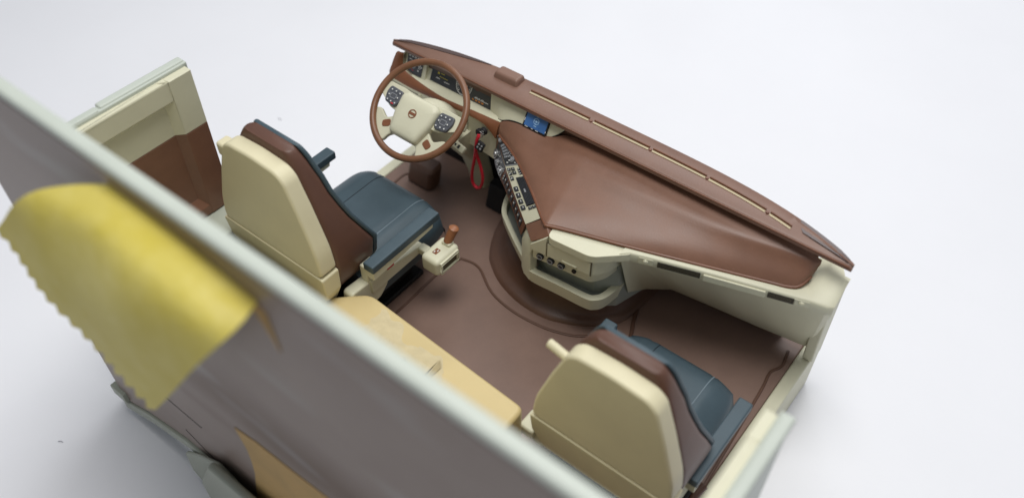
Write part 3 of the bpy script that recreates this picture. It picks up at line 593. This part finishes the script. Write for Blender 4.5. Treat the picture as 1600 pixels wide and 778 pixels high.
mb = MB(); q = [(.34, -1.905, 2.36), (.02, -1.96, 2.04), (.02, -1.96, 1.90), (.34, -1.90, 1.88)]
mb.loft([[V(p) for p in q], [V((p[0] + .02, -1.5, p[2])) for p in q]]); mb.build('console_cheek', 'cream', db, .02)
csp = rpoly([(.0, -1.90), (.34, -1.84), (1.22, -1.745), (1.40, -1.48), (1.45, -1.1), (.1, -1.2)], .10, 5)
cs = MB().prism(csp, XY, 1.62, 1.878).build('socket_strip', 'cream', db, .03)
KF = Fr((.10, -1.875, 1.76), (.93, .10, 0), (0, 0, 1))
for a in (.10, .32, .54):
    mb = MB(); mb.disc(KF, a, 0, .075, -.02, .045, 20, .07); kk = mb.build('power_socket', 'decal', cs, .008)
    mb = MB(); mb.ring(KF, a, 0, .05, .012, .042, .05, 18); mb.build('socket_ring', 'greyprint', kk)
MB().disc(KF, .80, -.0, .045, -.02, .02, 16).build('socket_hole', 'black', cs)
MB().prism([(-.10, -1.80), (.1, -1.72), (1.25, -1.62), (1.4, -1.3), (1.4, -.9), (-.05, -1.0)], XY, .93, 1.02).build('tray_floor', 'traygrey', db, .01)
def lip(path, zs, th, name, n=36, par=db):
    c = cr([(*p, 0) for p in path], n); rings = []
    for i, p in enumerate(c):
        t = (c[min(i + 1, n - 1)] - c[max(i - 1, 0)]).normalized(); nn = V((-t.y, t.x, 0)); f = i / (n - 1); z0 = zs[0][0] + (zs[1][0] - zs[0][0]) * f; z1 = zs[0][1] + (zs[1][1] - zs[0][1]) * f
        rings.append([V((*p.xy, z0)) - nn * -.03, V((*p.xy, z1)), V((*(p + nn * th).xy, z1)), V((*(p + nn * th).xy, z0))])
    return MB().loft(rings).build(name, 'cream', par, .04, 3, bang=40)
lip([(-.17, -1.72), (-.10, -1.86), (.06, -1.90), (.57, -1.85), (1.18, -1.80), (1.36, -1.71), (1.46, -1.56), (1.51, -1.3), (1.54, -1.0)], ((.92, 1.22), (.88, 1.2)), .13, 'tray_lip')
lip([(-1.80, -.25), (-1.69, -.42), (-1.57, -.75), (-1.40, -1.02), (-1.15, -1.21), (-.83, -1.42), (-.5, -1.62), (-.36, -1.70)], ((1.0, 1.26), (.95, 1.22)), .11, 'side_tray_lip')
MB().prism([(-1.7, -.45), (-1.4, -.95), (-.4, -1.6), (-.3, -1.2), (-1.3, -.3)], XY, .94, 1.04).build('tray_floor', 'traygrey', db, .01)
mb = MB(); pq = [(-.37, -1.70), (-.22, -1.82), (-.02, -1.90), (.02, -1.72), (-.22, -1.5)]
mb.loft([[V((*p, .93)) for p in pq], [V((p[0], p[1], 1.72)) for p in pq], [V((p[0] + .06, p[1] + .04, 1.98)) for p in pq]]); mb.build('console_pillar', 'cream', db, .03)

# ---------------------------------------------------------------- steering wheel and column
WC = V((-3.26, -1.21, 3.0)); WN = V((.05, -.57, .82)).normalized()
WFr = Fr(WC, (1, 0, .0) - WN * WN.x if False else V((1, 0, 0)) - WN * WN.x, V((0, 1, 0)), WN)
sw_ = empty('steering_wheel', WC, 'tan-brown rimmed steering wheel with cream hub and button pods', 'steering wheel')
mb = MB(); NR = 96
mb.tube([WFr.p(.985 * math.cos(2 * math.pi * k / NR), .985 * math.sin(2 * math.pi * k / NR), 0) for k in range(NR)], .067, 16, True, up=WN)
mb.build('rim', 'wheel', sw_)
for sg in (-1, 1):
    P_ = lambda pts: [(sg * a, b) for a, b in (pts if sg > 0 else pts[::-1])]
    MB().prism(rpoly(P_([(.2, .22), (.55, .26), (.93, .25), (.97, -.02), (.62, -.20), (.2, -.25)]), .05), WFr, -.13, -.02).build('spoke', 'cream', sw_, .03)
    MB().prism(rpoly(P_([(.30, -.20), (.42, -.30), (.58, -.42), (.80, -.28), (.93, -.34), (.86, -.52), (.72, -.69), (.50, -.86), (.40, -.84), (.36, -.70), (.22, -.60), (.1, -.45)]), .07), WFr, -.15, -.04).build('spoke', 'cream', sw_, .03)
    MB().prism(rpoly(P_([(.46, -.40), (.62, -.50), (.56, -.62), (.40, -.54)]), .05), WFr, -.06, -.028).build('spoke_insert', 'trim', sw_, .01)
    pod = MB().prism(rpoly(P_([(.47, .16), (.79, .18), (.82, .04), (.76, -.15), (.50, -.18), (.45, -.05)]), .05), WFr, -.04, .045).build('button_pod', 'podgrey', sw_, .02)
    mb = MB(); mbw = MB()
    for i, (a, b) in enumerate(((.52, .10), (.62, .11), (.72, .11), (.52, .0), (.73, .0), (.52, -.11), (.62, -.11), (.71, -.10))):
        mb.fbox(WFr, sg * a - .035, sg * a + .035, b - .032, b + .032, .03, .056)
        mbw.fbox(WFr, sg * a - .012, sg * a + .014, b - .010, b + .012, .05, .0585)
    mb.build('pod_buttons', 'podgrey', pod, .006, 1, kind='stuff'); mbw.build('print', 'white', pod, smooth=False, kind='stuff')
    mb = MB(); c_ = sg * .625
    for r_ in ((c_ - .07, c_ + .07, .04, .05), (c_ - .07, c_ + .07, -.05, -.04), (c_ - .07, c_ - .06, -.05, .05), (c_ + .06, c_ + .07, -.05, .05)): mb.fbox(WFr, *r_, .05, .0585)
    mb.build('print', 'greyprint', pod, smooth=False, kind='stuff')
    if sg < 0: mb = MB(); mb.fbox(WFr, -.60, -.54, -.15, -.125, .05, .0585); mb.build('print', 'redprint', pod, smooth=False, kind='stuff')
hub = MB(); 
pl = rpoly([(-.32, -.64), (.32, -.64), (.43, -.25), (.46, .14), (.36, .22), (-.36, .22), (-.46, .14), (-.43, -.25)], .08, 5)
sc_ = lambda f: [(a * f, (b + .2) * f - .2) for a, b in pl]
hub.loft([[WFr.p(a, b, -.12) for a, b in sc_(1.0)], [WFr.p(a, b, .02) for a, b in sc_(1.0)], [WFr.p(a, b, .07) for a, b in sc_(.97)], [WFr.p(a, b, .105) for a, b in sc_(.90)], [WFr.p(a, b, .125) for a, b in sc_(.78)], [WFr.p(a, b, .135) for a, b in sc_(.5)]])
hb = hub.build('hub_pad', 'cream', sw_, angle=60)
mb = MB(); mb.ring(WFr, 0, -.14, .078, .02, .125, .145, 28); f2 = Fr(WFr.p(0, -.14), WFr.u + WFr.v * -.0, WFr.v, WFr.n); mb.fbox(f2, -.07, .07, -.026, .026, .125, .144)
mb.build('emblem', 'trim', hb, smooth=False)
co = empty('steering_column', (-3.3, -.5, 0), 'cream steering column shroud and pedestal behind the steering wheel', 'steering column')
def cring(d, r, sy=1.0, oy=0.0): return [WFr.p(r * math.cos(q), oy + r * sy * math.sin(q), -d) for q in [2 * math.pi * k / 32 for k in range(32)]]
MB().loft([cring(.13, .3, .9, -.1), cring(.22, .38, .9, -.06), cring(.45, .45, .9, .0), cring(.75, .52, .85, .03), cring(.95, .52, .8, .03), cring(1.1, .40, .8, 0)]).build('column_shroud', 'cream', co, angle=60)
mb = MB(); rr = []
for z, cx, cy, hw, hd in ((2.15, -3.15, -.50, .40, .34), (1.7, -3.16, -.26, .38, .30), (1.35, -3.18, -.02, .30, .26), (.9, -3.16, .24, .25, .22), (.4, -3.14, .38, .24, .2), (.004, -3.14, .45, .24, .2)):
    rr.append([p + V((cx, cy, 0)) for p in rrect(hw, -hd, hd, .12, z)])
mb.loft(rr); mb.build('column_pedestal', 'cream', co, angle=50)
def stalk(p0, p1, w_, name='stalk'):
    p0, p1 = V(p0), V(p1); u = (p1 - p0); f = Fr(p0, u, WN.cross(u), WN); L_ = u.length
    s = MB().fbox(f, 0, L_, -w_, w_, -.05, .05).build(name, 'cream', co, .025)
    pr('decal', (L_ - .16, L_ - .11, -w_ * .5, w_ * .5), (L_ - .24, L_ - .20, -w_ * .3, w_ * .3), fr=f, par=s, h=.051)
stalk((-3.2, -.80, 2.55), (-2.62, -.60, 2.47), .075); stalk((-3.05, -.85, 2.3), (-2.42, -.90, 2.19), .075)

# ---------------------------------------------------------------- key with red lanyard
ky = empty('key_ring', (-2.3, -.6, 2.5), 'red cord loop with black key fob hanging from the ignition lock', 'lanyard')
lp = [(-2.29, -.60, 2.49), (-2.34, -.62, 2.30), (-2.40, -.62, 1.87), (-2.49, -.62, 1.4), (-2.49, -.62, 1.12), (-2.38, -.62, 1.02), (-2.27, -.62, 1.12), (-2.21, -.62, 1.37), (-2.25, -.62, 1.66), (-2.33, -.63, 1.94), (-2.33, -.66, 2.14), (-2.30, -.66, 2.36), (-2.27, -.62, 2.47)]
MB().tube(cr(lp, 70), .032, 8, up=V((0, 1, 0))).build('cord_loop', 'redcord', ky)
MB().tube([V((-2.28 + .05 * math.cos(q), -.56 , 2.47 + .07 * math.sin(q))) for q in [2 * math.pi * k / 20 for k in range(20)]], .010, 6, True, up=V((0, 1, 0))).build('split_ring', 'chrome', ky)
KY = Fr((-2.32, -.50, 2.50), (1, 0, .2), (0, 0, 1), (0, -1, .2))
MB().fbox(KY, -.06, .02, -.05, .05, -.02, .10).build('key_head', 'black', ky, .015)
FB = Fr((-2.21, -.66, 2.27), (1, 0, -.3), (.3, 0, 1), (.1, -1, .4))
fb = MB().fbox(FB, -.085, .085, -.10, .10, -.03, .03).build('key_fob', 'black', ky, .02)
for a, b in ((-.035, .04), (.035, .04), (-.035, -.03), (.035, -.03)): MB().disc(FB, a, b, .020, .028, .036, 10).build('fob_button', 'greyprint', fb)

# ---------------------------------------------------------------- seats
def make_seat(org, label, driver, bk):
    zf = -org[2]                                  # cab floor in seat coordinates
    t = empty('driver_seat' if driver else 'passenger_seat', org, label, 'seat')
    B = lambda mb, nm, mat, bev=0., par=t, **k: mb.build(nm, mat, par, bev, local=True, **k)
    def K(mb, *a, **k): mb.v = [p + V((bk[0], bk[1], 0)) for p in mb.v]; return B(mb, *a, **k)
    HW = [(1.3, 1.08), (1.6, 1.22), (2.1, 1.29), (2.5, 1.25), (3.0, 1.10), (3.5, .94), (4.0, .78), (4.5, .68)]
    FY = [(1.3, -.35), (1.7, -.10), (2.1, -.10), (2.5, -.30), (3.0, -.52), (3.5, -.63), (4.0, -.69), (4.4, -.72)]
    hw = lambda z: interp(HW, z); fy = lambda z: interp(FY, z)
    # cream back shell: upper panel over a slightly prouder lower panel
    SX = lambda y: Fr((0, y, 0), (1, 0, 0), (0, 0, 1), (0, -1, 0))
    up_ = rpoly([(-1.28, 2.09), (1.28, 2.09), (1.22, 2.62), (.97, 3.42), (.75, 4.02), (.58, 4.15), (0, 4.19), (-.58, 4.15), (-.75, 4.02), (-.97, 3.42), (-1.22, 2.62)], .16, 4)
    lo_ = rpoly([(-1.29, 2.098), (-1.27, 1.62), (-1.06, 1.16), (1.06, 1.16), (1.27, 1.62), (1.29, 2.098)], .05, 4)
    mb = MB(); mb.prism(up_, SX(-1.12), 0, .37); mb.v = [V((p.x, p.y + (.05 * (p.z - 2.1) / 2 if p.y < -1.3 else 0), p.z)) for p in mb.v]; K(mb, 'back_shell', 'seatcream', .06, seg=4)
    mb = MB(); mb.prism(lo_, SX(-1.12), 0, .392); mb.v = [V((p.x, p.y + (.16 * max(0, 1.9 - p.z) if p.y < -1.3 else 0), p.z)) for p in mb.v]; K(mb, 'lower_shell', 'seatcream', .03, seg=3)
    # brown side band and navy facing
    rings = []; rn = []
    zs2 = [1.25, 1.35, 1.5, 1.7, 1.9, 2.1, 2.3, 2.5, 2.8, 3.1, 3.4, 3.7, 3.9, 4.05, 4.16, 4.24, 4.28, 4.30]
    for z in zs2:
        sh_ = 0
        if z > 3.6: k = (z - 3.6) / .7; sh_ = 1 - math.sqrt(max(0, 1 - k * k * .98))
        if z < 1.5: sh_ = .2 * (1.5 - z) / .25
        w_ = hw(z) * (1 - .30 * sh_) - .02; f = fy(z) - .11 - .06 * sh_
        rings.append(rrect(w_, -1.14 + .05 * sh_, f - .0 * sh_, .09 + .1 * sh_, z, 4)); rn.append(rrect(w_ - .014, f + .002, f + .10 - .03 * sh_, .05, z, 4))
    K(MB().loft(rings), 'side_band', 'seatbrown', angle=42); K(MB().loft(rn), 'back_cushion', 'navy', angle=42)
    # shell peg
    if driver: K(MB().box(-.95, -.62, -1.42, -1.16, 3.70, 3.98), 'backrest_tab', 'seatcream', .05)
    else: K(MB().tube([V((-.72, -1.28, 3.74)), V((-1.05, -1.24, 3.76)), V((-1.18, -1.23, 3.77))], .075, 10), 'backrest_peg', 'seatcream', .02)
    # cushion
    rows = []; NXc, NYc = 30, 24
    for j in range(NYc + 1):
        y = -.75 + 2.3 * j / NYc; r = []; fr_ = max(0, (y - 1.1) / .45); k = math.sqrt(max(0, 1 - min(1, fr_) ** 2)); wv = 1.22 * (1 - .13 * max(0, (y - .4) / 1.15) ** 2.2)
        for i in range(NXc + 1):
            u = -1 + 2 * i / NXc; x = wv * math.copysign(abs(u) ** .9, u); a = abs(x)
            z = 1.40 + (.03 if a < .62 else .03 - .30 * ((a - .62) / .56) ** 1.6) - .28 * (1 - k) - .05 * max(0, 1 - abs(a - .62) / .05) * .5
            if abs(u) > .97: z -= .22
            if j == NYc: z -= .22
            r.append(V((x, y, z)))
        rows.append(r)
    cu = MB(); cu.sheet(rows, lambda p: V((0, 0, -(p.z - .68))))
    c = B(cu, 'seat_cushion', 'navy', angle=60)
    def cz(x, y):
        a = abs(x); fr_ = max(0, (y - 1.1) / .45); k = math.sqrt(max(0, 1 - min(1, fr_) ** 2)); return 1.40 + (.03 if a < .62 else .03 - .30 * ((a - .62) / .56) ** 1.6) - .28 * (1 - k) - .02
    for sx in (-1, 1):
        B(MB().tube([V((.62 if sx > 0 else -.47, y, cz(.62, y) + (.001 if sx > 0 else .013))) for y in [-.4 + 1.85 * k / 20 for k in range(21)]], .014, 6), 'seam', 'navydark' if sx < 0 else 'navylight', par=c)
    # armrests
    for sx in (-1, 1):
        ax_ = 1.38 if (driver or sx > 0) else 1.24
        ar = B(MB().box(sx * ax_ - .125, sx * ax_ + .125, -.80, .98, 1.71, 1.89), 'armrest', 'navy', .03)
        mb = MB(); q = [(-.78, 1.52), (.80, 1.61), (.82, 1.708), (-.78, 1.708)]
        mb.loft([[V((sx * ax_ - .10, a, b)) for a, b in q], [V((sx * ax_ + .10, a, b)) for a, b in q]]); B(mb, 'armrest_underside', 'cream', .015, par=ar)
        mb = MB(); mb.box(min(sx * 1.12, sx * 1.30), max(sx * 1.12, sx * 1.30), -.78, -.5, 1.2, 1.72); B(mb, 'armrest_bracket', 'cream', .03, par=ar)
    # frame and pedestal
    B(MB().box(-1.0, 1.0, -1.05, 1.1, .52, .70), 'seat_frame', 'black', .03)
    B(MB().box(-.85, .85, -.95, .75, zf + .121, .52), 'suspension_bellows', 'black', .05)
    B(MB().box(-1.0, 1.0, -1.15, .9, zf + .004, zf + .12), 'base_plate', 'black', .03)
    mb = MB(); pr_ = rpoly([(-1.25, .75), (-.55, .70), (-.28, .95), (-.45, 1.30), (-1.2, 1.38)], .1); mb.loft([[V((1.06, a, b)) for a, b in pr_], [V((1.30, a, b)) for a, b in pr_]]); B(mb, 'recliner_cover', 'cream', .04)
    mb = MB(); pr_ = rpoly([(-1.25, .75), (-.55, .70), (-.28, .95), (-.45, 1.30), (-1.2, 1.38)], .1); mb.loft([[V((-1.30, a, b)) for a, b in pr_], [V((-1.06, a, b)) for a, b in pr_]]); B(mb, 'recliner_cover', 'cream', .04)
    if driver:
        mb = MB(); pr_ = [(-.75, 1.02), (.62, 1.02), (.70, 1.12), (.55, 1.22), (-.45, 1.36), (-.75, 1.36)]; mb.loft([[V((1.12, a, b)) for a, b in pr_], [V((1.34, a, b)) for a, b in pr_]]); rl = B(mb, 'side_rail', 'cream', .03)
        B(MB().box(1.22, 1.36, -.34, -.16, 1.33, 1.385), 'belt_release', 'redprint', .01, par=rl, label='small red release tab')
        bx_ = B(MB().box(1.53, 1.96, .34, 1.0, .90, 1.30), 'selector_box', 'cream', .09, seg=4)
        B(MB().box(1.30, 1.56, .50, .68, 1.04, 1.20), 'box_arm', 'cream', .03, par=bx_)
        f = Fr((1.962, .67, 1.10), (0, 1, 0), (0, 0, 1)); mb = MB()
        for r_ in ((-.25, .25, .10, .15), (-.25, .25, -.15, -.10), (-.25, -.20, -.10, .10), (.20, .25, -.10, .10)): mb.fbox(f, *r_, -.01, .035)
        B(mb, 'box_bezel', 'cream', .01, par=bx_); B(MB().fbox(f, -.20, .20, -.10, .10, -.008, .006), 'box_recess', 'joint', par=bx_)
        B(MB().box(1.68, 1.78, .52, .66, 1.295, 1.305), 'button_plate', 'trim', 0, par=bx_)
        B(MB().box(1.70, 1.72, .54, .58, 1.304, 1.312).box(1.74, 1.76, .59, .63, 1.304, 1.312), 'print', 'white', 0, par=bx_, kind='stuff')
        B(MB().box(1.66, 1.86, .80, .96, 1.28, 1.36), 'lever_collar', 'cream', .03, par=bx_)
        B(MB().tube(cr([(1.76, .88, 1.34), (1.775, .93, 1.44), (1.80, .99, 1.56), (1.815, 1.02, 1.63), (1.82, 1.03, 1.67)], 14), lambda f: .085 + .02 * f - (.07 * max(0, f - .8) / .2), 12, up=V((0, 1, 0))), 'selector_lever', 'levertan', par=bx_)
    else:
        B(MB().tube(cr([(1.34, -.75, zf + .3), (1.40, -.5, zf + .45), (1.43, -.3, zf + .52), (1.44, -.22, zf + .54)], 12), lambda f: .07 + .02 * f, 10), 'adjuster_lever', 'seatbrown')
        B(MB().box(1.2, 1.36, -.7, -.4, zf + .2, .95), 'lever_mount', 'black', .02)
        B(MB().box(-1.5, -1.2, -1.35, -.95, 1.0, 1.25), 'belt_anchor', 'cream', .05)
    return t
make_seat((-3.30, -3.35, .15), 'navy, brown and cream driver seat behind the steering wheel', True, (-.10, -.15))
make_seat((3.22, -3.12, -.35), 'navy, brown and cream passenger seat at the lower right, behind the empty footwell', False, (.13, 0))
